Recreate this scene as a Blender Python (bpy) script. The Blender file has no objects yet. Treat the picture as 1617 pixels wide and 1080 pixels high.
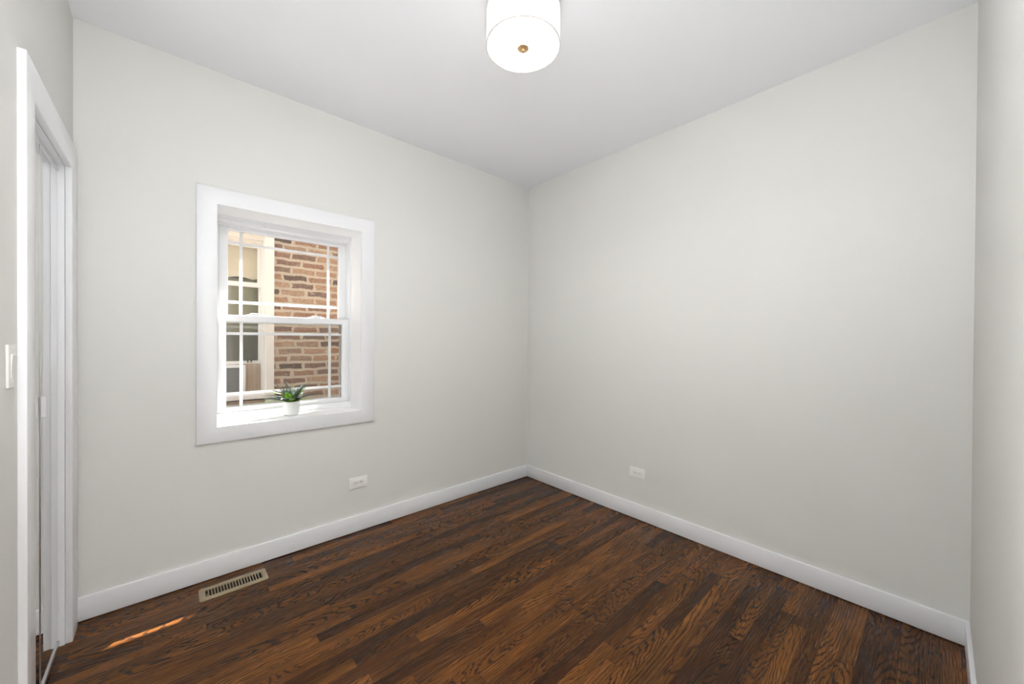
import bpy, bmesh, math, random
from mathutils import Vector, Matrix
random.seed(7)
scene = bpy.context.scene
COL = scene.collection

# ------------------------------------------------------------------ camera
F_PX = 602.95
YAW, PITCH, ROLL = 0.839965, -0.006187, 0.006218
fw = Vector((math.cos(PITCH)*math.cos(YAW), math.cos(PITCH)*math.sin(YAW), math.sin(PITCH)))
rt = Vector((math.sin(YAW), -math.cos(YAW), 0))
up = rt.cross(fw)
r2 = rt*math.cos(ROLL) + up*math.sin(ROLL)
u2 = -rt*math.sin(ROLL) + up*math.cos(ROLL)
cam = bpy.data.cameras.new('camera')
cam.sensor_fit = 'HORIZONTAL'
cam.sensor_width = 36
cam.lens = F_PX/1617*36
cam.clip_start = 0.02
cam_o = bpy.data.objects.new('camera', cam)
COL.objects.link(cam_o)
m = Matrix((r2, u2, -fw)).transposed().to_4x4()
m.translation = Vector((-2.54336, -2.61363, 1.30214))
cam_o.matrix_world = m
scene.camera = cam_o

# ------------------------------------------------------------------ light and exposure
scene.view_settings.view_transform = 'Standard'
scene.view_settings.look = 'None'
scene.view_settings.exposure = 0.37
scene.view_settings.gamma = 1.0
scene.view_settings.use_curve_mapping = False

SKY_STRENGTH = 2.3
SUN_STRENGTH = 58
LAMP_WATTS = 15.0
HALL_FILL_WATTS = 76.0  # fill light added in the hall to brighten the room
FLASH_HIGH = 570.0             # the photographer's bounce flash, inferred from the bright upper walls
FILL_LOW = 112.0              # second spot near the floor, added to even out the ceiling brightness

w = bpy.data.worlds.new('sky')
scene.world = w
w.use_nodes = True
wn = w.node_tree.nodes
wl = w.node_tree.links
wn.clear()
sky = wn.new('ShaderNodeTexSky')
sky.sky_type = 'NISHITA'
sky.sun_disc = False
sky.sun_elevation = math.radians(60)
sky.dust_density = 4.0
sky.ozone_density = 0.6
gain = wn.new('ShaderNodeMix')
gain.data_type = 'RGBA'
gain.inputs[0].default_value = 0.72
gain.inputs[7].default_value = (0.98, 0.95, 0.90, 1)        # thin bright cloud over the blue
bg = wn.new('ShaderNodeBackground')
bg.inputs[1].default_value = SKY_STRENGTH
wo = wn.new('ShaderNodeOutputWorld')
wl.new(sky.outputs[0], gain.inputs[6])
wl.new(gain.outputs[2], bg.inputs[0])
wl.new(bg.outputs[0], wo.inputs[0])

sun = bpy.data.lights.new('sun', 'SUN')
sun.energy = SUN_STRENGTH
sun.angle = math.radians(0.53)
sun.color = (1.0, 0.95, 0.87)
sun_o = bpy.data.objects.new('sun', sun)
COL.objects.link(sun_o)
sun_o.location = (0, 6, 8)
sun_o.rotation_euler = Vector((-0.447, -0.320, -1.0)).to_track_quat('-Z', 'Y').to_euler()

hl = bpy.data.lights.new('added_hall_fill', 'AREA')
hl.shape = 'DISK'
hl.size = 0.5
hl.energy = HALL_FILL_WATTS
hl.color = (1.0, 0.995, 0.99)
hl_o = bpy.data.objects.new('added_hall_fill', hl)
COL.objects.link(hl_o)
hl_o.location = (-2.35, -3.45, 2.70)

for name, watts, z, aim, cone, soft in (('bounce_flash_high', FLASH_HIGH, 1.50, (0.0, 0.0, 1.0), 95, 0.12),
                                       ('added_fill_low', FILL_LOW, 0.22, (0.20, 0.22, 1.0), 130, 0.22)):
    fl = bpy.data.lights.new(name, 'SPOT')
    fl.energy = watts
    fl.spot_size = math.radians(cone)
    fl.spot_blend = 1.0
    fl.shadow_soft_size = soft
    fl.color = (0.97, 0.985, 1.0)
    fl_o = bpy.data.objects.new(name, fl)
    COL.objects.link(fl_o)
    fl_o.location = (-2.46, -2.52, z)
    fl_o.rotation_euler = Vector(aim).to_track_quat('-Z', 'Y').to_euler()

# ------------------------------------------------------------------ node helpers
class NT:
    def __init__(s, name):
        s.m = bpy.data.materials.new(name)
        s.m.use_nodes = True
        s.t = s.m.node_tree
        s.t.nodes.clear()
        s.out = s.t.nodes.new('ShaderNodeOutputMaterial')
    def n(s, typ, **kw):
        nd = s.t.nodes.new(typ)
        for k, v in kw.items():
            setattr(nd, k, v)
        return nd
    def l(s, a, b):
        s.t.links.new(a, b)
    def put(s, sock, v):
        if v is None:
            return
        if isinstance(v, (int, float, tuple)):
            sock.default_value = v
        else:
            s.l(v, sock)
    def M(s, op, a, b=None, c=None, clamp=False):
        nd = s.n('ShaderNodeMath', operation=op, use_clamp=clamp)
        s.put(nd.inputs[0], a); s.put(nd.inputs[1], b); s.put(nd.inputs[2], c)
        return nd.outputs[0]
    def xyz(s, x, y, z):
        nd = s.n('ShaderNodeCombineXYZ')
        s.put(nd.inputs[0], x); s.put(nd.inputs[1], y); s.put(nd.inputs[2], z)
        return nd.outputs[0]
    def obj(s):
        tc = s.n('ShaderNodeTexCoord')
        sp = s.n('ShaderNodeSeparateXYZ')
        s.l(tc.outputs['Object'], sp.inputs[0])
        return tc.outputs['Object'], sp.outputs[0], sp.outputs[1], sp.outputs[2]
    def noise(s, vec, scale=1.0, detail=2.0, rough=0.5, dist=0.0, dims='3D'):
        nd = s.n('ShaderNodeTexNoise', noise_dimensions=dims)
        if vec is not None:
            s.l(vec, nd.inputs['Vector'])
        nd.inputs['Scale'].default_value = scale
        nd.inputs['Detail'].default_value = detail
        nd.inputs['Roughness'].default_value = rough
        nd.inputs['Distortion'].default_value = dist
        return nd.outputs[0]
    def white(s, vec):
        nd = s.n('ShaderNodeTexWhiteNoise', noise_dimensions='3D')
        s.l(vec, nd.inputs[0])
        sp = s.n('ShaderNodeSeparateColor')
        s.l(nd.outputs[1], sp.inputs[0])
        return nd.outputs[0], sp.outputs[0], sp.outputs[1], sp.outputs[2]
    def ramp(s, fac, stops, interp='LINEAR'):
        nd = s.n('ShaderNodeValToRGB')
        cr = nd.color_ramp
        cr.interpolation = interp
        while len(cr.elements) < len(stops):
            cr.elements.new(0.5)
        for e, (p, c) in zip(cr.elements, stops):
            e.position = p
            e.color = (c[0], c[1], c[2], 1)
        s.put(nd.inputs[0], fac)
        return nd.outputs[0]
    def mix(s, fac, a, b, blend='MIX'):
        nd = s.n('ShaderNodeMix', data_type='RGBA', blend_type=blend)
        s.put(nd.inputs[0], fac)
        for sock, v in ((nd.inputs[6], a), (nd.inputs[7], b)):
            s.put(sock, (v[0], v[1], v[2], 1) if isinstance(v, tuple) else v)
        return nd.outputs[2]
    def smooth(s, v, lo, hi):
        nd = s.n('ShaderNodeMapRange', interpolation_type='SMOOTHSTEP')
        s.put(nd.inputs[0], v); s.put(nd.inputs[1], lo); s.put(nd.inputs[2], hi)
        nd.inputs[3].default_value = 0; nd.inputs[4].default_value = 1
        return nd.outputs[0]
    def bsdf(s, color, rough=0.5, metal=0.0, spec=0.5, bump=None, bump_str=0.1, bump_dist=0.01, **kw):
        b = s.n('ShaderNodeBsdfPrincipled')
        s.put(b.inputs['Base Color'], (color[0], color[1], color[2], 1) if isinstance(color, tuple) else color)
        s.put(b.inputs['Roughness'], rough)
        s.put(b.inputs['Metallic'], metal)
        b.inputs['Specular IOR Level'].default_value = spec
        for k, v in kw.items():
            b.inputs[k].default_value = v
        if bump is not None:
            bp = s.n('ShaderNodeBump')
            bp.inputs['Strength'].default_value = bump_str
            bp.inputs['Distance'].default_value = bump_dist
            s.l(bump, bp.inputs['Height'])
            s.l(bp.outputs[0], b.inputs['Normal'])
        s.l(b.outputs[0], s.out.inputs[0])
        return b

def plain(name, color, rough=0.5, metal=0.0, spec=0.5, var=0.03, scale=14.0, bump=0.0, **kw):
    t = NT(name)
    o, x, y, z = t.obj()
    nz = t.noise(o, scale, 3.0)
    f = t.M('MULTIPLY_ADD', nz, 2*var, 1-var)
    c = t.mix(1.0, color, t.xyz(f, f, f), 'MULTIPLY')
    t.bsdf(c, rough, metal, spec, bump=(t.noise(o, scale*12, 2.0) if bump else None), bump_str=bump, bump_dist=0.002, **kw)
    return t.m

MAT = {}
MAT['wall'] = plain('wall_paint', (0.735, 0.731, 0.704), 0.62, spec=0.3, var=0.008, scale=2.0, bump=0.05)
MAT['ceiling'] = plain('ceiling_paint', (0.865, 0.87, 0.893), 0.75, spec=0.2, var=0.006, scale=2.0, bump=0.03)
MAT['trim'] = plain('white_trim_paint', (0.85, 0.855, 0.875), 0.30, spec=0.5, var=0.008, scale=6.0)
MAT['vinyl'] = plain('white_vinyl', (0.79, 0.795, 0.81), 0.32, spec=0.5, var=0.006, scale=6.0)
MAT['plate'] = plain('ivory_plastic', (0.78, 0.77, 0.73), 0.32, var=0.01)
MAT['outlet'] = plain('white_outlet_plastic', (0.91, 0.905, 0.885), 0.32, var=0.01)
MAT['slot'] = plain('dark_slot', (0.02, 0.02, 0.02), 0.6)
MAT['steel'] = plain('brushed_aluminium', (0.72, 0.72, 0.73), 0.28, metal=1.0, var=0.03, scale=30)
MAT['brass'] = plain('satin_brass', (0.62, 0.42, 0.24), 0.35, metal=0.85, var=0.03, scale=30)
MAT['register'] = plain('tan_enamel', (0.29, 0.225, 0.135), 0.38, metal=0.25, var=0.03, scale=25)
MAT['duct'] = plain('duct_dark', (0.035, 0.028, 0.022), 0.7)
MAT['pot'] = plain('white_ceramic', (0.84, 0.84, 0.83), 0.35, var=0.01)
MAT['soil'] = plain('dark_soil', (0.03, 0.022, 0.016), 0.9, var=0.5, scale=90, bump=0.6)
MAT['fern'] = plain('dark_fern_leaf', (0.060, 0.098, 0.078), 0.30, var=0.35, scale=60)
MAT['lime'] = plain('lime_fern_leaf', (0.30, 0.62, 0.03), 0.38, var=0.25, scale=60)
MAT['cream'] = plain('cream_paint', (0.84, 0.79, 0.72), 0.55, var=0.05, scale=9)
MAT['blind'] = plain('cream_fabric_blind', (0.84, 0.73, 0.57), 0.85, var=0.06, scale=20)
MAT['olive'] = plain('olive_roller_shade', (0.30, 0.275, 0.19), 0.8, var=0.05, scale=12)
MAT['dim_interior'] = plain('dim_interior_tone', (0.17, 0.155, 0.125), 0.9, var=0.25, scale=5)
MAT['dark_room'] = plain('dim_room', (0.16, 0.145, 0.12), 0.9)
MAT['ac_white'] = plain('white_enamel', (0.80, 0.78, 0.75), 0.4, var=0.02)
MAT['ac_grille'] = plain('dark_fins', (0.27, 0.265, 0.25), 0.55, var=0.1, scale=40)
MAT['ac_panel'] = plain('beige_accordion_vinyl', (0.68, 0.56, 0.46), 0.6, var=0.05, scale=20)
MAT['old_wood'] = plain('weathered_sill_wood', (0.46, 0.34, 0.24), 0.7, var=0.3, scale=14, bump=0.3)
MAT['concrete'] = plain('concrete', (0.50, 0.48, 0.45), 0.85, var=0.1, scale=6, bump=0.3)
MAT['rim'] = plain('beige_rim_tape', (0.34, 0.31, 0.265), 0.8)
MAT['siding'] = plain('cream_exterior_paint', (0.80, 0.74, 0.64), 0.8, var=0.03)
MAT['eave'] = plain('white_eave_boards', (0.75, 0.74, 0.72), 0.6)

def glass_mat(name, tint, refl):
    t = NT(name)
    tr = t.n('ShaderNodeBsdfTransparent'); tr.inputs[0].default_value = (*tint, 1)
    gl = t.n('ShaderNodeBsdfGlossy'); gl.inputs['Roughness'].default_value = 0.02
    lw = t.n('ShaderNodeLayerWeight'); lw.inputs[0].default_value = 0.5
    fr = t.M('MULTIPLY_ADD', t.M('POWER', lw.outputs['Facing'], 5.0), 0.5, refl)
    mx = t.n('ShaderNodeMixShader')
    t.l(fr, mx.inputs[0]); t.l(tr.outputs[0], mx.inputs[1]); t.l(gl.outputs[0], mx.inputs[2])
    t.l(mx.outputs[0], t.out.inputs[0])
    return t.m
MAT['glass'] = glass_mat('window_glass', (0.97, 0.98, 0.97), 0.025)

def screen_mat():
    t = NT('insect_mesh')
    o, x, y, z = t.obj()
    nz = t.noise(o, 30.0, 2.0)
    tr = t.n('ShaderNodeBsdfTransparent'); tr.inputs[0].default_value = (1, 1, 1, 1)
    df = t.n('ShaderNodeBsdfDiffuse'); df.inputs[0].default_value = (0.09, 0.09, 0.09, 1)
    mx = t.n('ShaderNodeMixShader')
    t.put(mx.inputs[0], t.M('MULTIPLY_ADD', nz, 0.04, 0.13))
    t.l(tr.outputs[0], mx.inputs[1]); t.l(df.outputs[0], mx.inputs[2])
    t.l(mx.outputs[0], t.out.inputs[0])
    return t.m
MAT['screen'] = screen_mat()

def muntin_mat():
    t = NT('white_translucent_vinyl')
    o, x, y, z = t.obj()
    nz = t.noise(o, 8.0, 2.0)
    c = t.mix(nz, (0.86, 0.865, 0.88), (0.88, 0.885, 0.89))
    b = t.n('ShaderNodeBsdfPrincipled'); t.l(c, b.inputs['Base Color']); b.inputs['Roughness'].default_value = 0.35
    tl = t.n('ShaderNodeBsdfTranslucent'); t.l(c, tl.inputs[0])
    mx = t.n('ShaderNodeMixShader'); mx.inputs[0].default_value = 0.35
    t.l(b.outputs[0], mx.inputs[1]); t.l(tl.outputs[0], mx.inputs[2]); t.l(mx.outputs[0], t.out.inputs[0])
    return t.m
MAT['muntin'] = muntin_mat()

def mirror_mat():
    t = NT('mirror_glass')
    o, x, y, z = t.obj()
    nz = t.noise(o, 3.0, 2.0)
    c = t.mix(nz, (0.70, 0.71, 0.72), (0.73, 0.74, 0.74))
    t.bsdf(c, 0.015, 1.0)
    return t.m
MAT['mirror'] = mirror_mat()

def shade_mat(name, col, emit, pass_):
    t = NT(name)
    o, x, y, z = t.obj()
    wv = t.noise(o, 260.0, 2.0)
    tr = t.n('ShaderNodeBsdfTransparent')
    f = t.M('MULTIPLY_ADD', wv, 0.06, pass_-0.03)
    t.l(t.xyz(f, t.M('MULTIPLY', f, 0.985), t.M('MULTIPLY', f, 0.955)), tr.inputs[0])
    em = t.n('ShaderNodeEmission'); em.inputs[0].default_value = (*col, 1); em.inputs[1].default_value = emit
    ad = t.n('ShaderNodeAddShader')
    t.l(tr.outputs[0], ad.inputs[0]); t.l(em.outputs[0], ad.inputs[1]); t.l(ad.outputs[0], t.out.inputs[0])
    return t.m
MAT['shade'] = shade_mat('lit_fabric_shade', (1.0, 0.955, 0.91), 1.0, 0.06)
MAT['diffuser'] = shade_mat('lit_white_diffuser', (1.0, 0.975, 0.90), 0.35, 0.78)

def bulb_mat():
    t = NT('lit_bulb')
    em = t.n('ShaderNodeEmission'); em.inputs[0].default_value = (1, 0.97, 0.92, 1); em.inputs[1].default_value = 6
    t.l(em.outputs[0], t.out.inputs[0])
    return t.m
MAT['bulb'] = bulb_mat()

def floor_mat():
    t = NT('stained_oak_strip_floor')
    o, x, y, z = t.obj()
    W = 0.0572
    v = t.M('DIVIDE', y, W)
    row = t.M('FLOOR', v)
    fv = t.M('SUBTRACT', t.M('FRACT', v), 0.5)
    _, ra, rb, rc = t.white(t.xyz(row, 3.3, 1.7))
    L = t.M('MULTIPLY_ADD', rb, 0.80, 0.55)
    ub = t.M('DIVIDE', t.M('MULTIPLY_ADD', ra, 5.0, t.M('ADD', x, 9.0)), L)
    bid = t.M('FLOOR', ub)
    fu = t.M('MULTIPLY', t.M('SUBTRACT', t.M('FRACT', ub), 0.5), L)
    r0, r1, r2_, r3 = t.white(t.xyz(row, bid, 0.37))
    q0, q1, q2, q3 = t.white(t.xyz(bid, row, 5.91))
    # growth rings of a plain-sawn board: cylinder cut at a slight slope
    wob = t.noise(t.xyz(t.M('MULTIPLY_ADD', r1, 40.0, t.M('MULTIPLY', x, 4.0)), t.M('MULTIPLY', y, 16.0), t.M('MULTIPLY', r2_, 30.0)), 1.0, 3.0, 0.6)
    wob2 = t.noise(t.xyz(t.M('MULTIPLY', x, 14.0), t.M('MULTIPLY', y, 60.0), t.M('MULTIPLY', r3, 30.0)), 1.0, 2.0, 0.5)
    c = t.M('MULTIPLY', t.M('SUBTRACT', r1, 0.5), 2.2)
    dv = t.M('SUBTRACT', fv, c)
    slope = t.M('MULTIPLY_ADD', q1, 3.2, 0.5)
    dep = t.M('MULTIPLY_ADD', slope, t.M('ADD', fu, t.M('MULTIPLY_ADD', q2, 0.9, -0.45)), t.M('MULTIPLY', t.M('SUBTRACT', wob, 0.5), 0.95))
    R = t.M('SQRT', t.M('ADD', t.M('MULTIPLY', dv, dv), t.M('MULTIPLY', dep, dep)))
    R = t.M('MULTIPLY_ADD', wob2, 0.10, R)
    freq = t.M('MULTIPLY_ADD', q3, 26.0, 24.0)
    ring = t.M('SINE', t.M('MULTIPLY', R, freq))
    line = t.smooth(ring, 0.15, 0.95)
    line = t.M('MULTIPLY', line, t.smooth(t.noise(t.xyz(t.M('MULTIPLY', x, 6.0), t.M('MULTIPLY', y, 45.0), r2_), 1.0, 3.0, 0.6), 0.26, 0.50))
    streak = t.noise(t.xyz(t.M('MULTIPLY_ADD', r2_, 60.0, t.M('MULTIPLY', x, 9.0)), t.M('MULTIPLY', y, 420.0), r1), 1.0, 3.0, 0.65)
    pore = t.noise(t.xyz(t.M('MULTIPLY', x, 45.0), t.M('MULTIPLY', y, 900.0), 0.5), 1.0, 2.0, 0.6)
    blot = t.noise(t.xyz(t.M('MULTIPLY_ADD', r3, 9.0, t.M('MULTIPLY', x, 2.2)), t.M('MULTIPLY', y, 12.0), r1), 1.0, 3.0, 0.55)
    tone = t.ramp(r0, [(0.0, (0.040, 0.0140, 0.0040)), (0.18, (0.057, 0.0198, 0.0052)), (0.5, (0.087, 0.0302, 0.0068)),
                       (0.8, (0.115, 0.0408, 0.0090)), (1.0, (0.155, 0.0570, 0.0125))])
    k = t.M('MAXIMUM', t.M('MULTIPLY_ADD', blot, 2.2, -0.16), 0.25)
    tone = t.mix(1.0, tone, t.xyz(k, k, k), 'MULTIPLY')
    k2 = t.M('MAXIMUM', t.M('MULTIPLY_ADD', streak, 2.6, -0.36), 0.15)
    tone = t.mix(1.0, tone, t.xyz(k2, k2, k2), 'MULTIPLY')
    tone = t.mix(t.M('MULTIPLY', line, t.M('MULTIPLY_ADD', q0, 0.30, 0.65)), tone, (0.014, 0.0060, 0.0032))
    tone = t.mix(t.M('MULTIPLY', t.smooth(pore, 0.55, 0.75), 0.35), tone, (0.02, 0.010, 0.006))
    # seams
    ev = t.M('MULTIPLY', t.M('SUBTRACT', 0.5, t.M('ABSOLUTE', fv)), W)
    eu = t.M('SUBTRACT', t.M('MULTIPLY', L, 0.5), t.M('ABSOLUTE', fu))
    edge = t.M('MINIMUM', ev, eu)
    seam = t.M('SUBTRACT', 1.0, t.smooth(edge, 0.0003, 0.0012))
    tone = t.mix(t.M('MULTIPLY', seam, 0.65), tone, (0.010, 0.005, 0.003))
    h = t.M('SUBTRACT', t.M('MULTIPLY', streak, 0.25), t.M('ADD', seam, t.M('MULTIPLY', line, 0.25)))
    rough = t.M('MULTIPLY_ADD', streak, 0.12, 0.20)
    t.bsdf(tone, rough, 0.0, 0.17, bump=h, bump_str=0.22, bump_dist=0.0006)
    return t.m
MAT['floor'] = floor_mat()

def brick_mat():
    t = NT('common_brick')
    o, x, y, z = t.obj()
    n1 = t.noise(o, 9.0, 3.0, 0.6)
    n2 = t.noise(t.xyz(t.M('ADD', x, 7.0), y, t.M('ADD', z, 3.0)), 11.0, 3.0, 0.6)
    zz = t.M('DIVIDE', t.M('MULTIPLY_ADD', t.M('SUBTRACT', n1, 0.5), 0.032, z), 0.0675)
    row = t.M('FLOOR', zz)
    fz = t.M('ABSOLUTE', t.M('SUBTRACT', t.M('FRACT', zz), 0.5))
    _, ra, rb, rc = t.white(t.xyz(row, 1.1, 2.2))
    off = t.M('MULTIPLY_ADD', ra, 0.35, t.M('MULTIPLY', t.M('FLOORED_MODULO', row, 2.0), 0.5))
    xx = t.M('ADD', t.M('DIVIDE', t.M('MULTIPLY_ADD', t.M('SUBTRACT', n2, 0.5), 0.07, x), 0.208), off)
    col = t.M('FLOOR', xx)
    fx = t.M('ABSOLUTE', t.M('SUBTRACT', t.M('FRACT', xx), 0.5))
    r0, r1, r2_, r3 = t.white(t.xyz(row, col, 4.4))
    dz = t.M('MULTIPLY', t.M('SUBTRACT', 0.5, fz), 0.0675)
    dx = t.M('MULTIPLY', t.M('SUBTRACT', 0.5, fx), 0.208)
    nj = t.noise(o, 70.0, 3.0, 0.65)
    e = t.M('ADD', t.M('MINIMUM', dz, dx), t.M('MULTIPLY', t.M('SUBTRACT', nj, 0.5), 0.020))
    mort = t.M('SUBTRACT', 1.0, t.smooth(e, 0.0090, 0.0155))
    smear = t.smooth(t.noise(o, 16.0, 3.0, 0.7), 0.60, 0.72)
    mort = t.M('MAXIMUM', mort, t.M('MULTIPLY', smear, 0.75))
    bc = t.ramp(r0, [(0.0, (0.13, 0.098, 0.084)), (0.18, (0.21, 0.145, 0.115)), (0.42, (0.27, 0.165, 0.120)),
                     (0.65, (0.37, 0.220, 0.145)), (0.85, (0.43, 0.290, 0.195)), (1.0, (0.19, 0.142, 0.118))])
    k = t.M('MULTIPLY_ADD', t.noise(o, 55.0, 4.0, 0.75), 1.6, 0.2)
    bc = t.mix(1.0, bc, t.xyz(k, k, k), 'MULTIPLY')
    km = t.M('MULTIPLY_ADD', t.noise(o, 6.0, 3.0), 0.3, 0.85)
    mc = t.mix(1.0, (0.53, 0.445, 0.345), t.xyz(km, km, km), 'MULTIPLY')
    c = t.mix(mort, bc, mc)
    h = t.M('MULTIPLY_ADD', mort, -0.8, t.M('MULTIPLY', t.noise(o, 90.0, 3.0), 0.6))
    t.bsdf(c, 0.9, 0.0, 0.2, bump=h, bump_str=0.7, bump_dist=0.008)
    return t.m
MAT['brick'] = brick_mat()

# ------------------------------------------------------------------ mesh helpers
def bx(bm, x0, x1, y0, y1, z0, z1):
    vs = [bm.verts.new((x, y, z)) for x in (x0, x1) for y in (y0, y1) for z in (z0, z1)]
    for f in ((0, 1, 3, 2), (4, 6, 7, 5), (0, 4, 5, 1), (2, 3, 7, 6), (0, 2, 6, 4), (1, 5, 7, 3)):
        bm.faces.new([vs[i] for i in f])

AX = {'y': lambda a, b, c: (a, c, b), 'x': lambda a, b, c: (c, a, b), 'z': lambda a, b, c: (a, b, c)}
def ring(bm, axis, outer, inner, c0, c1):
    """mitred rectangular frame; outer/inner = (a0, a1, b0, b1), extruded from c0 to c1 along axis"""
    P = AX[axis]
    def cor(r):
        return [(r[0], r[2]), (r[1], r[2]), (r[1], r[3]), (r[0], r[3])]
    o = [[bm.verts.new(P(a, b, c)) for a, b in cor(outer)] for c in (c0, c1)]
    i = [[bm.verts.new(P(a, b, c)) for a, b in cor(inner)] for c in (c0, c1)]
    for k in range(4):
        n = (k+1) % 4
        bm.faces.new((o[0][k], o[0][n], i[0][n], i[0][k]))
        bm.faces.new((o[1][n], o[1][k], i[1][k], i[1][n]))
        bm.faces.new((o[0][n], o[0][k], o[1][k], o[1][n]))
        bm.faces.new((i[0][k], i[0][n], i[1][n], i[1][k]))

def lathe(bm, cx, cy, prof, seg=48, cap0=True, cap1=True):
    rows = []
    for r, z in prof:
        if r < 1e-6:
            rows.append([bm.verts.new((cx, cy, z))])
        else:
            rows.append([bm.verts.new((cx+r*math.cos(2*math.pi*k/seg), cy+r*math.sin(2*math.pi*k/seg), z)) for k in range(seg)])
    for a, b in zip(rows, rows[1:]):
        for k in range(seg):
            n = (k+1) % seg
            if len(a) == 1 and len(b) == 1:
                continue
            if len(a) == 1:
                bm.faces.new((a[0], b[n], b[k]))
            elif len(b) == 1:
                bm.faces.new((a[k], a[n], b[0]))
            else:
                bm.faces.new((a[k], a[n], b[n], b[k]))
    if cap0 and len(rows[0]) > 1:
        bm.faces.new(rows[0][::-1])
    if cap1 and len(rows[-1]) > 1:
        bm.faces.new(rows[-1])

def link(name, bm, mat, parent=None, bevel=0.0, seg=2, smooth=False, origin=None):
    bmesh.ops.recalc_face_normals(bm, faces=bm.faces)
    if bevel:
        es = [e for e in bm.edges if len(e.link_faces) == 2 and e.calc_face_angle(0) > 0.5]
        bmesh.ops.bevel(bm, geom=es, offset=bevel, segments=seg, profile=0.5, affect='EDGES', clamp_overlap=True)
    me = bpy.data.meshes.new(name)
    bm.to_mesh(me)
    bm.free()
    if smooth or bevel:
        for p in me.polygons:
            p.use_smooth = True
        if not smooth:
            me.set_sharp_from_angle(angle=math.radians(35)) if hasattr(me, 'set_sharp_from_angle') else None
    if smooth == 'angle':
        me.set_sharp_from_angle(angle=math.radians(40))
    me.materials.append(MAT[mat])
    o = bpy.data.objects.new(name, me)
    COL.objects.link(o)
    if parent is not None:
        o.parent = parent
        pl = Vector((0, 0, 0))
        q = parent
        while q is not None:
            pl += q.location
            q = q.parent
        o.location = -pl        # every mesh is drawn in world metres
    return o

def struct(name, bm, mat, parent=None, **kw):
    o = link(name, bm, mat, parent, **kw)
    if parent is None:
        o['kind'] = 'structure'
    return o

def thing(name, label, cat, loc, group=None):
    o = bpy.data.objects.new(name, None)
    o.empty_display_size = 0.05
    COL.objects.link(o)
    o.location = loc
    o['label'] = label
    o['category'] = cat
    if group:
        o['group'] = group
    return o

def wall_with_hole(bm, axis, outer, hole, c0, c1):
    ring(bm, axis, outer, hole, c0, c1)

# ------------------------------------------------------------------ room shell
L, Wd, H = 2.8687, 2.7149, 2.74
TW = 0.12                      # inner wall thickness
bm = bmesh.new(); wall_with_hole(bm, 'y', (-L-TW, TW, -0.30, 3.20), (-2.378, -1.552, 0.795, 2.048), 0.0, 0.33)
struct('wall_back', bm, 'wall')
bm = bmesh.new(); bx(bm, 0, TW, -Wd-TW, 0, -0.1, H+0.1)
struct('wall_right', bm, 'wall')
bm = bmesh.new(); wall_with_hole(bm, 'x', (-Wd-TW, 0, -0.1, H+0.1), (-0.775, -0.148, -0.02, 2.031), -L-TW, -L)
struct('wall_left', bm, 'wall')
DO = (-2.82, -1.98, -0.02, 2.06)     # doorway the camera stands in front of
bm = bmesh.new(); wall_with_hole(bm, 'y', (-L, 0, -0.1, H+0.1), DO, -Wd-TW, -Wd)
struct('wall_front', bm, 'wall')
# floor, with the cut for the register
RX0, RX1, RY0, RY1 = -2.410, -2.167, -0.186, -0.110
bm = bmesh.new(); ring(bm, 'z', (-L-TW, TW, -4.2, 0.0), (RX0, RX1, RY0, RY1), -0.05, 0.0)
struct('floor', bm, 'floor')
bm = bmesh.new(); bx(bm, -L-TW-0.6, TW, -4.3, 0.0, H, H+0.08)
struct('ceiling', bm, 'ceiling')
# hallway behind the doorway and the closet behind the mirror doors
bm = bmesh.new()
bx(bm, -3.2, -3.1, -4.3, -Wd-TW, -0.1, H)
bx(bm, -0.9, -0.8, -4.3, -Wd-TW, -0.1, H)
bx(bm, -3.1, -0.9, -4.3, -4.2, -0.1, H)
struct('wall_hall', bm, 'wall')
bm = bmesh.new()
bx(bm, -3.60, -3.55, -1.2, 0.0, -0.1, H)
bx(bm, -3.55, -L-TW, -1.25, -1.2, -0.1, H)
bx(bm, -3.55, -L-TW, 0.0, 0.05, -0.1, H)
bx(bm, -3.55, -L-TW, -1.2, 0.0, -0.1, -0.05)
struct('wall_closet', bm, 'wall')

# baseboards
BH, BT = 0.1108, 0.014
def board(name, x0, x1, y0, y1):
    bm = bmesh.new(); bx(bm, x0, x1, y0, y1, 0.0040, BH)
    return struct(name, bm, 'trim', bevel=0.0022, seg=2)
board('baseboard_back', -L, 0, -BT, 0.004)
board('baseboard_right', -BT, 0.004, -Wd, -BT)
board('baseboard_front', DO[1]+0.10, -BT, -Wd, -Wd+BT)
board('baseboard_left', -L, -L+BT, -0.042, -BT)
board('baseboard_left_rear', -L, -L+BT, -Wd, -0.853)

# doorway casing behind the camera
bm = bmesh.new()
bx(bm, DO[1], DO[1]+0.095, -Wd, -Wd+0.016, 0.0, DO[3]+0.09)
bx(bm, DO[0]-0.03, DO[1], -Wd, -Wd+0.016, DO[3], DO[3]+0.09)
struct('trim_doorway', bm, 'trim', bevel=0.002)

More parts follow.
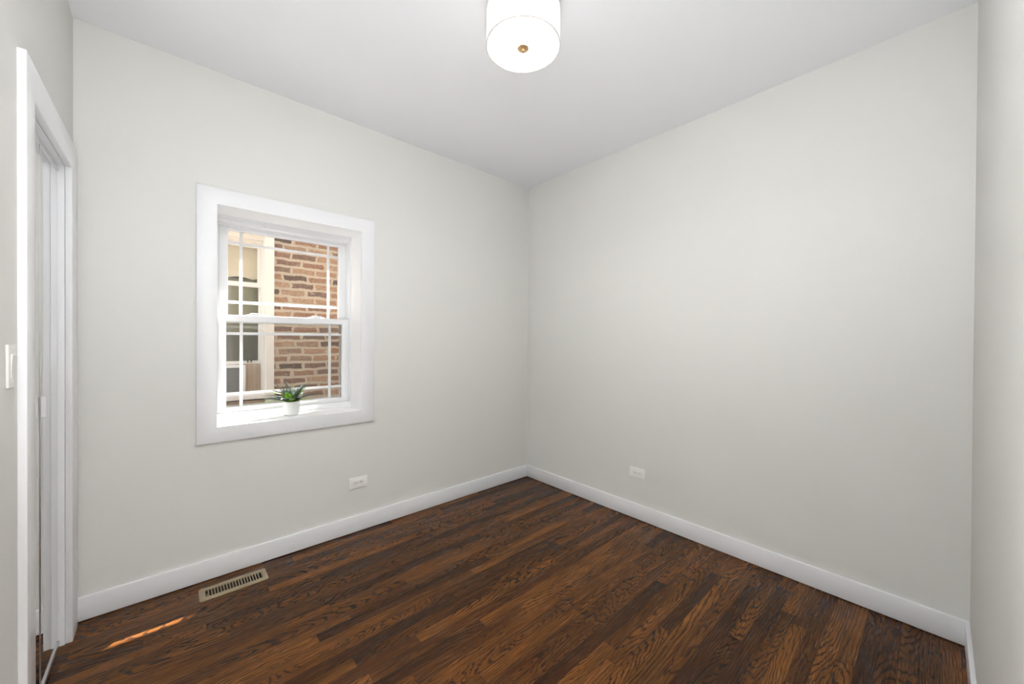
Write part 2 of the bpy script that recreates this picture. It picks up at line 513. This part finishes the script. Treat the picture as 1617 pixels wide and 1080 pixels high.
# ------------------------------------------------------------------ window
bm = bmesh.new()
ring(bm, 'y', (-2.440, -1.491, 0.735, 2.111), (-2.352, -1.578, 0.8205, 2.022), -0.018, 0.004)
win = struct('window_1', bm, 'trim', bevel=0.0025, seg=2)
win['label'] = 'white framed double hung window with muntin bars facing a brick wall'
bm = bmesh.new()
ring(bm, 'y', (-2.377, -1.553, 0.796, 2.047), (-2.352, -1.578, 0.8205, 2.022), 0.0041, 0.329)
link('jamb_liner', bm, 'trim', win, bevel=0.001)
bm = bmesh.new()
ring(bm, 'y', (-2.352, -1.578, 0.8205, 2.022), (-2.337, -1.587, 0.856, 2.004), 0.186, 0.310)
ring(bm, 'y', (-2.337, -1.587, 0.856, 2.004), (-2.3365, -1.5875, 0.8565, 1.986), 0.192, 0.306)
ring(bm, 'y', (-2.3365, -1.5875, 0.8565, 1.986), (-2.327, -1.600, 0.862, 1.974), 0.2405, 0.302)
link('window_frame', bm, 'vinyl', win, bevel=0.0012, seg=1)

def sash(name, ox0, ox1, oz0, oz1, ix0, ix1, iz0, iz1, y0, y1, vx, hz):
    bm = bmesh.new()
    ring(bm, 'y', (ox0, ox1, oz0, oz1), (ix0, ix1, iz0, iz1), y0, y1)
    s = link(name, bm, 'vinyl', win, bevel=0.003, seg=2)
    yc = (y0+y1)/2 + 0.002
    bm = bmesh.new(); bx(bm, ix0, ix1, yc+0.0045, yc+0.0085, iz0, iz1)
    link('pane', bm, 'glass', s)
    for x in vx:
        bm = bmesh.new(); bx(bm, x-0.0085, x+0.0085, yc-0.004, yc+0.004, iz0, iz1)
        link('muntin', bm, 'muntin', s, bevel=0.002, seg=1)
    for z in hz:
        xs = [ix0] + [v for v in vx] + [ix1]
        bm = bmesh.new()
        for k, (a, b) in enumerate(zip(xs, xs[1:])):
            bx(bm, a+(0.0085 if k else 0), b-(0.0085 if k < len(xs)-2 else 0), yc-0.0038, yc+0.0038, z-0.0085, z+0.0085)
        link('muntin', bm, 'muntin', s, bevel=0.002, seg=1)
    return s
low = sash('lower_sash', -2.337, -1.587, 0.856, 1.440, -2.293, -1.632, 0.8865, 1.4005, 0.205, 0.237, (-2.2185, -1.7115), (0.965, 1.3285))
upp = sash('upper_sash', -2.327, -1.600, 1.398, 1.974, -2.2825, -1.6455, 1.438, 1.954, 0.244, 0.276, (-2.2165, -1.7115), (1.5205, 1.882))
for x in (-2.146, -1.796):
    bm = bmesh.new()
    prof = [(-0.058, 0.0), (-0.046, 0.006), (-0.030, 0.009), (-0.026, 0.015), (0.026, 0.015), (0.030, 0.009), (0.046, 0.006), (0.058, 0.0)]
    a = [bm.verts.new((x+px, 0.210, 1.440+pz)) for px, pz in prof]
    b = [bm.verts.new((x+px, 0.233, 1.440+pz)) for px, pz in prof]
    bm.faces.new(a); bm.faces.new(b[::-1])
    for k in range(len(prof)):
        n = (k+1) % len(prof)
        bm.faces.new((a[n], a[k], b[k], b[n]))
    link('sash_lock', bm, 'vinyl', win, bevel=0.0015, seg=2)
# insect screen over the lower half, outside
bm = bmesh.new(); ring(bm, 'y', (-2.326, -1.601, 0.864, 1.415), (-2.300, -1.627, 0.886, 1.395), 0.285, 0.297)
scr = link('insect_screen', bm, 'steel', win, bevel=0.001, seg=1)
bm = bmesh.new(); bx(bm, -2.300, -1.627, 0.290, 0.2905, 0.886, 1.395)
link('mesh', bm, 'screen', scr)

bm = bmesh.new(); wall_with_hole(bm, 'y', (-L-TW, TW, -1.0, 3.20), (-2.378, -1.552, 0.795, 2.048), 0.3301, 0.352)
struct('wall_exterior', bm, 'brick')
# roof eave outside, over the window: its outer edge shades the top of the window
bm = bmesh.new()
vs = []
for (y, dz) in ((0.353, 0.0), (0.70, 0.0)):
    for x, z in ((-5.0, 3.02), (2.0, 3.26)):
        vs.append(bm.verts.new((x, y, z)))
top = [bm.verts.new((v.co.x, v.co.y, v.co.z+0.16)) for v in vs]
bm.faces.new((vs[0], vs[1], vs[3], vs[2]))
bm.faces.new((top[0], top[2], top[3], top[1]))
bm.faces.new((vs[0], top[0], top[1], vs[1])); bm.faces.new((vs[2], vs[3], top[3], top[2]))
bm.faces.new((vs[0], vs[2], top[2], top[0])); bm.faces.new((vs[1], top[1], top[3], vs[3]))
struct('trim_eave', bm, 'eave')
bm = bmesh.new(); bx(bm, -6, 3, 0.353, 1.37, -1.05, -1.0)
struct('ground', bm, 'concrete')

# ------------------------------------------------------------------ closet with mirrored bifold door
CF = -L+0.018
bm = bmesh.new()
# three-sided casing, mitred at the top
ya, yb, yc_, yd, zt, zi = -0.852, -0.761, -0.158, -0.042, 2.130, 2.020
def prism(bm, pts, x0, x1):
    a = [bm.verts.new((x0, y, z)) for y, z in pts]
    b = [bm.verts.new((x1, y, z)) for y, z in pts]
    bm.faces.new(a); bm.faces.new(b[::-1])
    for k in range(len(pts)):
        n = (k+1) % len(pts)
        bm.faces.new((a[n], a[k], b[k], b[n]))
prism(bm, [(ya, 0.0), (yb, 0.0), (yb, zi), (yc_, zi), (yc_, 0.0), (yd, 0.0), (yd, zt), (ya, zt)], -L-0.004, CF)
door = struct('door_1', bm, 'trim', bevel=0.0025, seg=2)
door['label'] = 'white cased closet opening with mirrored bifold door beside the window wall'
bm = bmesh.new()
prism(bm, [(-0.774, 0.0), (-0.759, 0.0), (-0.759, 2.018), (-0.160, 2.018), (-0.160, 0.0), (-0.149, 0.0), (-0.149, 2.030), (-0.774, 2.030)], -L-TW+0.001, -L-0.0041)
link('door_jamb', bm, 'trim', door)
bm = bmesh.new(); bx(bm, -2.9245, -2.8925, -0.757, -0.162, 2.006, 2.0175)
link('top_track', bm, 'steel', door, bevel=0.001, seg=1)
for y0, y1 in ((-0.459, -0.1625), (-0.7570, -0.4620)):
    bm = bmesh.new(); bx(bm, -2.922, -2.894, y0, y1, 0.010, 2.003)
    p = link('door_panel', bm, 'trim', door, bevel=0.001, seg=1)
    bm = bmesh.new(); bx(bm, -2.8940, -2.8915, y0+0.004, y1-0.001, 0.028, 1.990)
    link('mirror', bm, 'mirror', p)
    bm = bmesh.new()
    bx(bm, -2.8940, -2.8895, y0, y0+0.004, 0.028, 1.990)
    bx(bm, -2.8940, -2.8870, y0, y1, 0.010, 0.028)
    bx(bm, -2.8940, -2.8895, y0, y1, 1.990, 2.002)
    link('mirror_frame', bm, 'steel', p, bevel=0.0008, seg=1)
bm = bmesh.new(); bx(bm, -2.8895, -2.8765, -0.4595, -0.456, 1.012, 1.086)
bx(bm, -2.8895, -2.8880, -0.4595, -0.442, 1.012, 1.086)
h = link('door_pull', bm, 'vinyl', door, bevel=0.0006, seg=1)
bm = bmesh.new(); bx(bm, -2.925, -2.890, -0.758, -0.161, 0.0, 0.006)
link('bottom_track', bm, 'steel', door, bevel=0.001, seg=1)

# ------------------------------------------------------------------ light switch
sw = thing('light_switch', 'ivory rocker light switch plate on the wall beside the closet casing', 'light switch', (-L, -0.928, 1.222))
bm = bmesh.new(); bx(bm, -L, -L+0.0065, -0.965, -0.891, 1.163, 1.281)
link('switch_plate', bm, 'plate', sw, bevel=0.003, seg=3)
bm = bmesh.new()
pts = [(0.0064, 1.188), (0.0085, 1.188), (0.0085, 1.222), (0.0112, 1.253), (0.0064, 1.255)]
a = [bm.verts.new((-L+px, -0.950, z)) for px, z in pts]; b = [bm.verts.new((-L+px, -0.915, z)) for px, z in pts]
bm.faces.new(a); bm.faces.new(b[::-1])
for k in range(5):
    n = (k+1) % 5
    bm.faces.new((a[n], a[k], b[k], b[n]))
link('rocker', bm, 'plate', sw, bevel=0.001, seg=2)
for z in (1.175, 1.269):
    bm = bmesh.new()
    lathe(bm, 0, 0, [(0.0032, 0.0), (0.0032, 0.0008), (0.002, 0.0014), (0.0, 0.0015)], 16)
    bmesh.ops.rotate(bm, verts=bm.verts, cent=(0, 0, 0), matrix=Matrix.Rotation(math.pi/2, 3, 'Y'))
    bmesh.ops.translate(bm, verts=bm.verts, vec=(-L+0.0064, -0.928, z))
    link('screw', bm, 'plate', sw, smooth='angle')

# ------------------------------------------------------------------ outlets
def outlet(label, loc, rotz):
    """built facing -Y around its own centre on the wall plane, lying on its side"""
    R = Matrix.Rotation(rotz, 4, 'Z')
    root = thing('wall_outlet', label, 'outlet', loc, 'wall outlets')
    def fin(name, bm, mat, parent, **kw):
        bmesh.ops.transform(bm, matrix=Matrix.Translation(loc) @ R, verts=bm.verts)
        return link(name, bm, mat, parent, **kw)
    bm = bmesh.new(); bx(bm, -0.0615, 0.0615, -0.0055, 0.0, -0.039, 0.039)
    fin('outlet_plate', bm, 'outlet', root, bevel=0.003, seg=3)
    for cx in (-0.0195, 0.0195):
        bm = bmesh.new()
        n = 28
        pts = []
        for k in range(n):
            a = 2*math.pi*k/n
            pts.append((cx + max(-0.0142, min(0.0142, 0.0172*math.cos(a))), 0.0172*math.sin(a)))
        f0 = [bm.verts.new((px, -0.0054, pz)) for px, pz in pts]
        f1 = [bm.verts.new((px, -0.0074, pz)) for px, pz in pts]
        bm.faces.new(f1); bm.faces.new(f0[::-1])
        for k in range(n):
            q = (k+1) % n
            bm.faces.new((f0[k], f0[q], f1[q], f1[k]))
        rec = fin('receptacle', bm, 'outlet', root)
        bm = bmesh.new()
        bx(bm, cx-0.0085, cx-0.0005, -0.0079, -0.0074, 0.0050, 0.0072)
        bx(bm, cx-0.0075, cx-0.0010, -0.0079, -0.0074, -0.0072, -0.0050)
        fin('slot', bm, 'slot', rec)
        bm = bmesh.new(); lathe(bm, 0, 0, [(0.0028, 0), (0.0028, 0.0005)], 14)
        bmesh.ops.rotate(bm, verts=bm.verts, cent=(0, 0, 0), matrix=Matrix.Rotation(math.pi/2, 3, 'X'))
        bmesh.ops.translate(bm, verts=bm.verts, vec=(cx+0.0075, -0.0074, 0))
        fin('ground_hole', bm, 'slot', rec)
    bm = bmesh.new(); lathe(bm, 0, 0, [(0.003, 0), (0.003, 0.001), (0.0, 0.0014)], 14)
    bmesh.ops.rotate(bm, verts=bm.verts, cent=(0, 0, 0), matrix=Matrix.Rotation(math.pi/2, 3, 'X'))
    bmesh.ops.translate(bm, verts=bm.verts, vec=(0, -0.0054, 0))
    fin('screw', bm, 'steel', root)
    return root
outlet('white outlet plate lying sideways on the wall below the window', (-1.5935, 0.0, 0.330), 0.0)
outlet('white outlet plate lying sideways on the blank wall right of the corner', (0.0, -1.157, 0.3355), -math.pi/2)

# ------------------------------------------------------------------ floor register
reg = thing('floor_register', 'tan metal slotted heating register set in the floor under the window', 'floor vent', (-2.288, -0.148, 0.0))
bm = bmesh.new()
ox0, ox1, oy0, oy1 = -2.434, -2.143, -0.211, -0.086
ix0, ix1, iy0, iy1 = -2.408, -2.169, -0.180, -0.116
# outer plate with clipped corners around the slotted field
def poly_ring(bm, outer, inner, z0, z1):
    n = len(outer)
    o = [[bm.verts.new((x, y, z)) for x, y in outer] for z in (z0, z1)]
    i = [[bm.verts.new((x, y, z)) for x, y in inner] for z in (z0, z1)]
    for k in range(n):
        q = (k+1) % n
        bm.faces.new((o[0][k], o[0][q], i[0][q], i[0][k])); bm.faces.new((o[1][q], o[1][k], i[1][k], i[1][q]))
        bm.faces.new((o[0][q], o[0][k], o[1][k], o[1][q])); bm.faces.new((i[0][k], i[0][q], i[1][q], i[1][k]))
outer, inner = [], []
for cx, cy, a0, px, py in ((ox1, oy1, 0, ix1, iy1), (ox0, oy1, 90, ix0, iy1), (ox0, oy0, 180, ix0, iy0), (ox1, oy0, 270, ix1, iy0)):
    for k in range(5):
        a = math.radians(a0+22.5*k)
        sx = cx - math.copysign(0.012, cx-(ox0+ox1)/2); sy = cy - math.copysign(0.012, cy-(oy0+oy1)/2)
        outer.append((sx+0.012*math.cos(a), sy+0.012*math.sin(a)))
        inner.append((px-math.copysign(0.0005, px+2.288)+0.0005*math.cos(a), py-math.copysign(0.0005, py+0.148)+0.0005*math.sin(a)))
poly_ring(bm, outer, inner, 0.0003, 0.0055)
link('register_plate', bm, 'register', reg, bevel=0.0015, seg=2)
NS = 19
pitch = (ix1-ix0)/NS
bm = bmesh.new()
for k in range(1, NS):
    xk = ix0+k*pitch
    bx(bm, xk-0.0021, xk+0.0021, iy0, iy1, 0.0008, 0.0052)
link('louver_bars', bm, 'register', reg)
bm = bmesh.new()
bx(bm, ix0+0.0035, ix0+0.0075, iy0, iy0+0.020, 0.001, 0.0075)
link('damper_lever', bm, 'register', reg, bevel=0.0008, seg=1)
bm = bmesh.new(); ring(bm, 'z', (RX0+0.0002, RX1-0.0002, RY0+0.0002, RY1-0.0002), (RX0+0.003, RX1-0.003, RY0+0.003, RY1-0.003), -0.060, -0.0005)
bx(bm, RX0+0.0002, RX1-0.0002, RY0+0.0002, RY1-0.0002, -0.063, -0.060)
link('duct_box', bm, 'duct', reg)

# ------------------------------------------------------------------ ceiling lamp
LX, LY = -1.441, -1.442
lamp = thing('ceiling_lamp', 'lit white drum ceiling lamp with small brass finial', 'ceiling lamp', (LX, LY, H))
bm = bmesh.new(); lathe(bm, LX, LY, [(0.0, H), (0.070, H), (0.070, H-0.046), (0.062, H-0.0535), (0.0, H-0.0535)], 48)
link('canopy', bm, 'ac_white', lamp, smooth='angle')
RS, ZB, ZT = 0.1535, 2.529, 2.668
bm = bmesh.new(); lathe(bm, LX, LY, [(0.0, ZT+0.018), (0.150, ZT+0.018), (0.1520, ZT+0.010), (0.1520, ZT-0.002), (0.0, ZT-0.002)], 64)
link('top_pan', bm, 'ac_white', lamp, smooth='angle')
bm = bmesh.new(); lathe(bm, LX, LY, [(RS, ZB), (RS, ZT), (RS-0.0012, ZT), (RS-0.0012, ZB), (RS, ZB)], 72, False, False)
link('lamp_shade', bm, 'shade', lamp, smooth='angle')
bm = bmesh.new(); lathe(bm, LX, LY, [(RS+0.0008, ZB-0.0012), (RS+0.0008, ZB+0.0016), (RS-0.0016, ZB+0.0016), (RS-0.0016, ZB-0.0012), (RS+0.0008, ZB-0.0012)], 72, False, False)
link('shade_rim', bm, 'rim', lamp, smooth='angle')
bm = bmesh.new(); lathe(bm, LX, LY, [(0.0, ZB+0.001), (RS-0.002, ZB+0.001), (RS-0.002, ZB+0.003), (0.0, ZB+0.003)], 64)
link('diffuser', bm, 'diffuser', lamp, smooth='angle')
bm = bmesh.new(); lathe(bm, LX, LY, [(0.0, ZB-0.022), (0.006, ZB-0.021), (0.008, ZB-0.017), (0.007, ZB-0.012), (0.020, ZB-0.010), (0.0235, ZB-0.007), (0.0235, ZB-0.003), (0.019, ZB-0.0004), (0.0, ZB-0.0004)], 36)
link('finial', bm, 'brass', lamp, smooth='angle')
bm = bmesh.new(); lathe(bm, LX, LY, [(0.0, ZT-0.075), (0.018, ZT-0.072), (0.029, ZT-0.058), (0.029, ZT-0.046), (0.016, ZT-0.026), (0.013, ZT-0.003), (0.0, ZT-0.003)], 28)
link('bulb', bm, 'bulb', lamp, smooth='angle')
for k in range(3):
    a = 2*math.pi*k/3 + 0.4
    bl = bpy.data.lights.new('lamp_light', 'POINT')
    bl.energy = LAMP_WATTS/3
    bl.shadow_soft_size = 0.02
    bl.color = (1.0, 0.98, 0.95)
    bo = bpy.data.objects.new('lamp_light', bl)
    COL.objects.link(bo)
    bo.location = (LX+0.085*math.cos(a), LY+0.085*math.sin(a), ZB+0.07)

# ------------------------------------------------------------------ potted fern on the sill
PX, PY, PZ = -1.972, 0.098, 0.8206
pl = thing('potted_fern', 'small green fern in a round white pot on the window sill', 'plant', (PX, PY, PZ))
bm = bmesh.new(); lathe(bm, PX, PY, [(0.0, PZ), (0.036, PZ), (0.041, PZ+0.004), (0.0445, PZ+0.020), (0.0450, PZ+0.084), (0.0435, PZ+0.0865), (0.0415, PZ+0.085), (0.0415, PZ+0.070), (0.0, PZ+0.070)], 48)
link('pot', bm, 'pot', pl, smooth='angle')
bm = bmesh.new(); lathe(bm, PX, PY, [(0.0, PZ+0.0702), (0.0410, PZ+0.0702), (0.0400, PZ+0.076), (0.02, PZ+0.080), (0.0, PZ+0.081)], 32)
link('soil', bm, 'soil', pl, smooth=True)

def frond(az, el, length, droop, mat, wid):
    bm = bmesh.new()
    d = Vector((math.cos(az), math.sin(az), 0))
    side = Vector((-math.sin(az), math.cos(az), 0))
    base = Vector((PX, PY, PZ+0.076)) + d*random.uniform(0.004, 0.018)
    N = 20
    pts = []
    p = base.copy()
    ang = el
    st = length/N
    for k in range(N+1):
        pts.append(p.copy())
        p = p + (d*math.cos(ang) + Vector((0, 0, 1))*math.sin(ang))*st
        ang -= droop/N
    # keep clear of the sash behind
    for q in pts:
        if q.y > 0.176:
            q.y = 0.176 - (q.y-0.176)*0.15
    for k in range(N):
        a, b = pts[k], pts[k+1]
        t = (b-a).normalized()
        nrm = side.cross(t).normalized()
        r = 0.0012*(1-0.6*k/N)
        va = [bm.verts.new(a+o) for o in (side*r, nrm*r, -side*r, -nrm*r)]
        vb = [bm.verts.new(b+o) for o in (side*r, nrm*r, -side*r, -nrm*r)]
        for j in range(4):
            n = (j+1) % 4
            bm.faces.new((va[j], va[n], vb[n], vb[j]))
        if k < 3:
            continue
        f = k/N
        lw = wid*(math.sin(math.pi*min(1, 0.18+0.86*f))**0.8) + 0.0015
        for s in (1, -1):
            e = side*s
            tip = a + e*lw + t*lw*0.28 - nrm*lw*0.18*(1 if nrm.z > 0 else -1)
            w_ = st*0.46
            mid1 = a + e*lw*0.45 + t*(w_+lw*0.12) + Vector((0, 0, 0.0006))
            mid2 = a + e*lw*0.45 + t*(-w_+lw*0.12) + Vector((0, 0, 0.0006))
            v = [bm.verts.new(c) for c in (a, mid1, tip, mid2)]
            ctr = bm.verts.new(a + e*lw*0.5 + t*lw*0.12 + Vector((0, 0, 0.0018)))
            for j in range(4):
                bm.faces.new((v[j], v[(j+1) % 4], ctr))
    for vv in bm.verts:
        vv.co.y = min(vv.co.y, 0.181)
    link('frond', bm, mat, pl)
specs = []
for k in range(14):                       # outer arching fronds
    specs.append((2*math.pi*k/14+random.uniform(-.12, .12), random.uniform(0.65, 0.95), random.uniform(0.140, 0.180), random.uniform(0.9, 1.25), 'fern', 0.018))
for k in range(16):                       # inner upright fronds
    specs.append((2*math.pi*k/16+0.2+random.uniform(-.2, .2), random.uniform(0.95, 1.35), random.uniform(0.115, 0.155), random.uniform(0.3, 0.8), 'fern', 0.019))
specs.append((math.radians(-118), 1.05, 0.13, 0.75, 'lime', 0.020))
specs.append((math.radians(-100), 0.80, 0.11, 1.1, 'lime', 0.017))
specs.append((math.radians(-150), 1.0, 0.15, 0.9, 'lime', 0.012))
specs.append((math.radians(-178), 0.55, 0.15, 1.0, 'lime', 0.012))
specs.append((math.radians(-42), 1.15, 0.135, 0.6, 'lime', 0.012))
specs.append((math.radians(-10), 0.55, 0.12, 1.1, 'lime', 0.012))
for k in range(2):
    specs.append((math.radians(-125+20*k), 0.95+0.1*k, 0.085+0.02*k, 0.7, 'lime', 0.021))
specs.append((math.radians(172), 0.60, 0.165, 0.95, 'fern', 0.017))
specs.append((math.radians(-165), 0.72, 0.165, 0.95, 'fern', 0.017))
specs.append((math.radians(-4), 0.70, 0.185, 0.95, 'fern', 0.014))
specs.append((math.radians(150), 1.2, 0.165, 0.45, 'fern', 0.018))
specs.append((math.radians(-25), 1.12, 0.165, 0.5, 'fern', 0.018))
for s in specs:
    frond(*s)

# ------------------------------------------------------------------ neighbouring brick house
NY = 1.37
house = thing('brick_house', 'brown brick house wall with cream window frame outside the window', 'house', (-1.9, NY, -1.0))
bm = bmesh.new(); wall_with_hole(bm, 'y', (-6.0, 3.0, -1.0, 4.6), (-2.80, -1.880, 0.655, 2.30), NY, NY+0.28)
link('brick_wall', bm, 'brick', house)
bm = bmesh.new(); ring(bm, 'y', (-2.868, -1.848, 0.64, 2.36), (-2.80, -1.917, 0.70, 2.215), NY-0.025, NY+0.04)
nw = link('window_frame', bm, 'cream', house, bevel=0.004, seg=1)
bm = bmesh.new()
ring(bm, 'y', (-2.80, -1.917, 0.70, 2.215), (-2.785, -1.926, 0.70, 2.165), NY+0.02, NY+0.12)
ring(bm, 'y', (-2.785, -1.926, 0.70, 2.165), (-2.770, -1.936, 0.70, 2.140), NY+0.05, NY+0.12)
link('window_stop', bm, 'cream', nw, bevel=0.002, seg=1)
bm = bmesh.new(); ring(bm, 'y', (-2.770, -1.9362, 1.752, 2.140), (-2.72, -1.962, 1.792, 2.100), NY+0.060, NY+0.090)
link('upper_sash', bm, 'cream', nw, bevel=0.002, seg=1)
bm = bmesh.new(); ring(bm, 'y', (-2.770, -1.9362, 1.072, 1.760), (-2.735, -1.950, 1.100, 1.752), NY+0.090, NY+0.115)
link('lower_sash', bm, 'cream', nw, bevel=0.002, seg=1)
bm = bmesh.new(); bx(bm, -2.735, -1.950, NY+0.100, NY+0.104, 1.100, 1.752)
bx(bm, -2.72, -1.962, NY+0.072, NY+0.076, 1.792, 2.100)
link('window_glass', bm, 'glass', nw)
# cream blind with a scalloped hem behind the upper pane
bm = bmesh.new()
n = 60
fr_, bk_ = [], []
for k in range(n+1):
    x = -2.74 + (2.74-1.945)*k/n
    zb = 1.822 + 0.020*abs(math.sin(math.pi*(x+1.99)/0.20))
    y = NY+0.125
    fr_.append((bm.verts.new((x, y, zb)), bm.verts.new((x, y, 2.16))))
    bk_.append((bm.verts.new((x, y+0.002, zb)), bm.verts.new((x, y+0.002, 2.16))))
for k in range(n):
    bm.faces.new((fr_[k][0], fr_[k+1][0], fr_[k+1][1], fr_[k][1]))
    bm.faces.new((bk_[k+1][0], bk_[k][0], bk_[k][1], bk_[k+1][1]))
    bm.faces.new((fr_[k+1][0], fr_[k][0], bk_[k][0], bk_[k+1][0]))
link('window_blind', bm, 'blind', nw)
bm = bmesh.new(); bx(bm, -2.75, -1.945, NY+0.150, NY+0.154, 1.31, 1.83)
link('roller_shade', bm, 'olive', nw)
bm = bmesh.new(); bx(bm, -2.735, -1.950, NY+0.118, NY+0.120, 1.100, 1.330)  # gray panel added to stand in for the dim interior behind the glass
link('dim_interior_panel', bm, 'dim_interior', nw)
bm = bmesh.new()
bx(bm, -2.9, -1.7, NY+0.70, NY+0.72, 0.3, 2.6)
bx(bm, -2.9, -2.87, NY+0.281, NY+0.70, 0.3, 2.6); bx(bm, -1.73, -1.70, NY+0.281, NY+0.70, 0.3, 2.6)
bx(bm, -2.87, -1.73, NY+0.281, NY+0.70, 0.3, 0.33); bx(bm, -2.87, -1.73, NY+0.281, NY+0.70, 2.57, 2.6)
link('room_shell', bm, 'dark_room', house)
bm = bmesh.new(); bx(bm, -2.797, -1.920, NY-0.060, NY+0.118, 0.776, 0.816)
link('window_sill', bm, 'cream', nw, bevel=0.003, seg=1)
bm = bmesh.new(); bx(bm, -2.797, -1.920, NY-0.020, NY+0.10, 0.702, 0.762)
link('sill_board', bm, 'old_wood', nw, bevel=0.003, seg=1)
bm = bmesh.new()
for x in (-2.03, -2.005):
    bx(bm, x-0.004, x+0.004, NY+0.078, NY+0.090, 1.085, 1.115)
link('sash_lift', bm, 'slot', nw)

# air conditioner sitting in the neighbour's window
ac = thing('air_conditioner', 'white window air conditioner with dark grille in the brick house window', 'air conditioner', (-2.30, NY, 0.816))
AX0, AX1, AZ0, AZ1 = -2.56, -2.058, 0.8165, 1.068
bm = bmesh.new()
ring(bm, 'y', (AX0, AX1, AZ0, AZ1), (AX0+0.038, AX1-0.038, AZ0+0.014, AZ1-0.020), NY-0.02, NY+0.30)
bx(bm, AX0+0.038, AX1-0.038, NY+0.05, NY+0.30, AZ0+0.014, AZ1-0.020)
link('housing', bm, 'ac_white', ac, bevel=0.004, seg=2)
bm = bmesh.new()
z = AZ0+0.018
while z < AZ1-0.026:
    bx(bm, AX0+0.039, AX1-0.039, NY-0.010, NY+0.014, z, z+0.0042)
    z += 0.0085
bx(bm, AX0+0.039, AX1-0.039, NY+0.014, NY+0.049, AZ0+0.015, AZ1-0.021)
link('grille', bm, 'ac_grille', ac)
bm = bmesh.new()
nf = 11
x0, x1 = AX1+0.001, -1.940
fr_ = []
for k in range(2*nf+1):
    x = x0+(x1-x0)*k/(2*nf)
    y = NY+0.075+(0.010 if k % 2 else 0.0)
    fr_.append([bm.verts.new((x, y, AZ0+0.001)), bm.verts.new((x, y, 1.071)), bm.verts.new((x, y+0.004, AZ0+0.001)), bm.verts.new((x, y+0.004, 1.071))])
for a, b in zip(fr_, fr_[1:]):
    bm.faces.new((a[0], b[0], b[1], a[1])); bm.faces.new((b[2], a[2], a[3], b[3]))
    bm.faces.new((a[1], b[1], b[3], a[3])); bm.faces.new((a[2], b[2], b[0], a[0]))
link('accordion_panel', bm, 'ac_panel', ac)
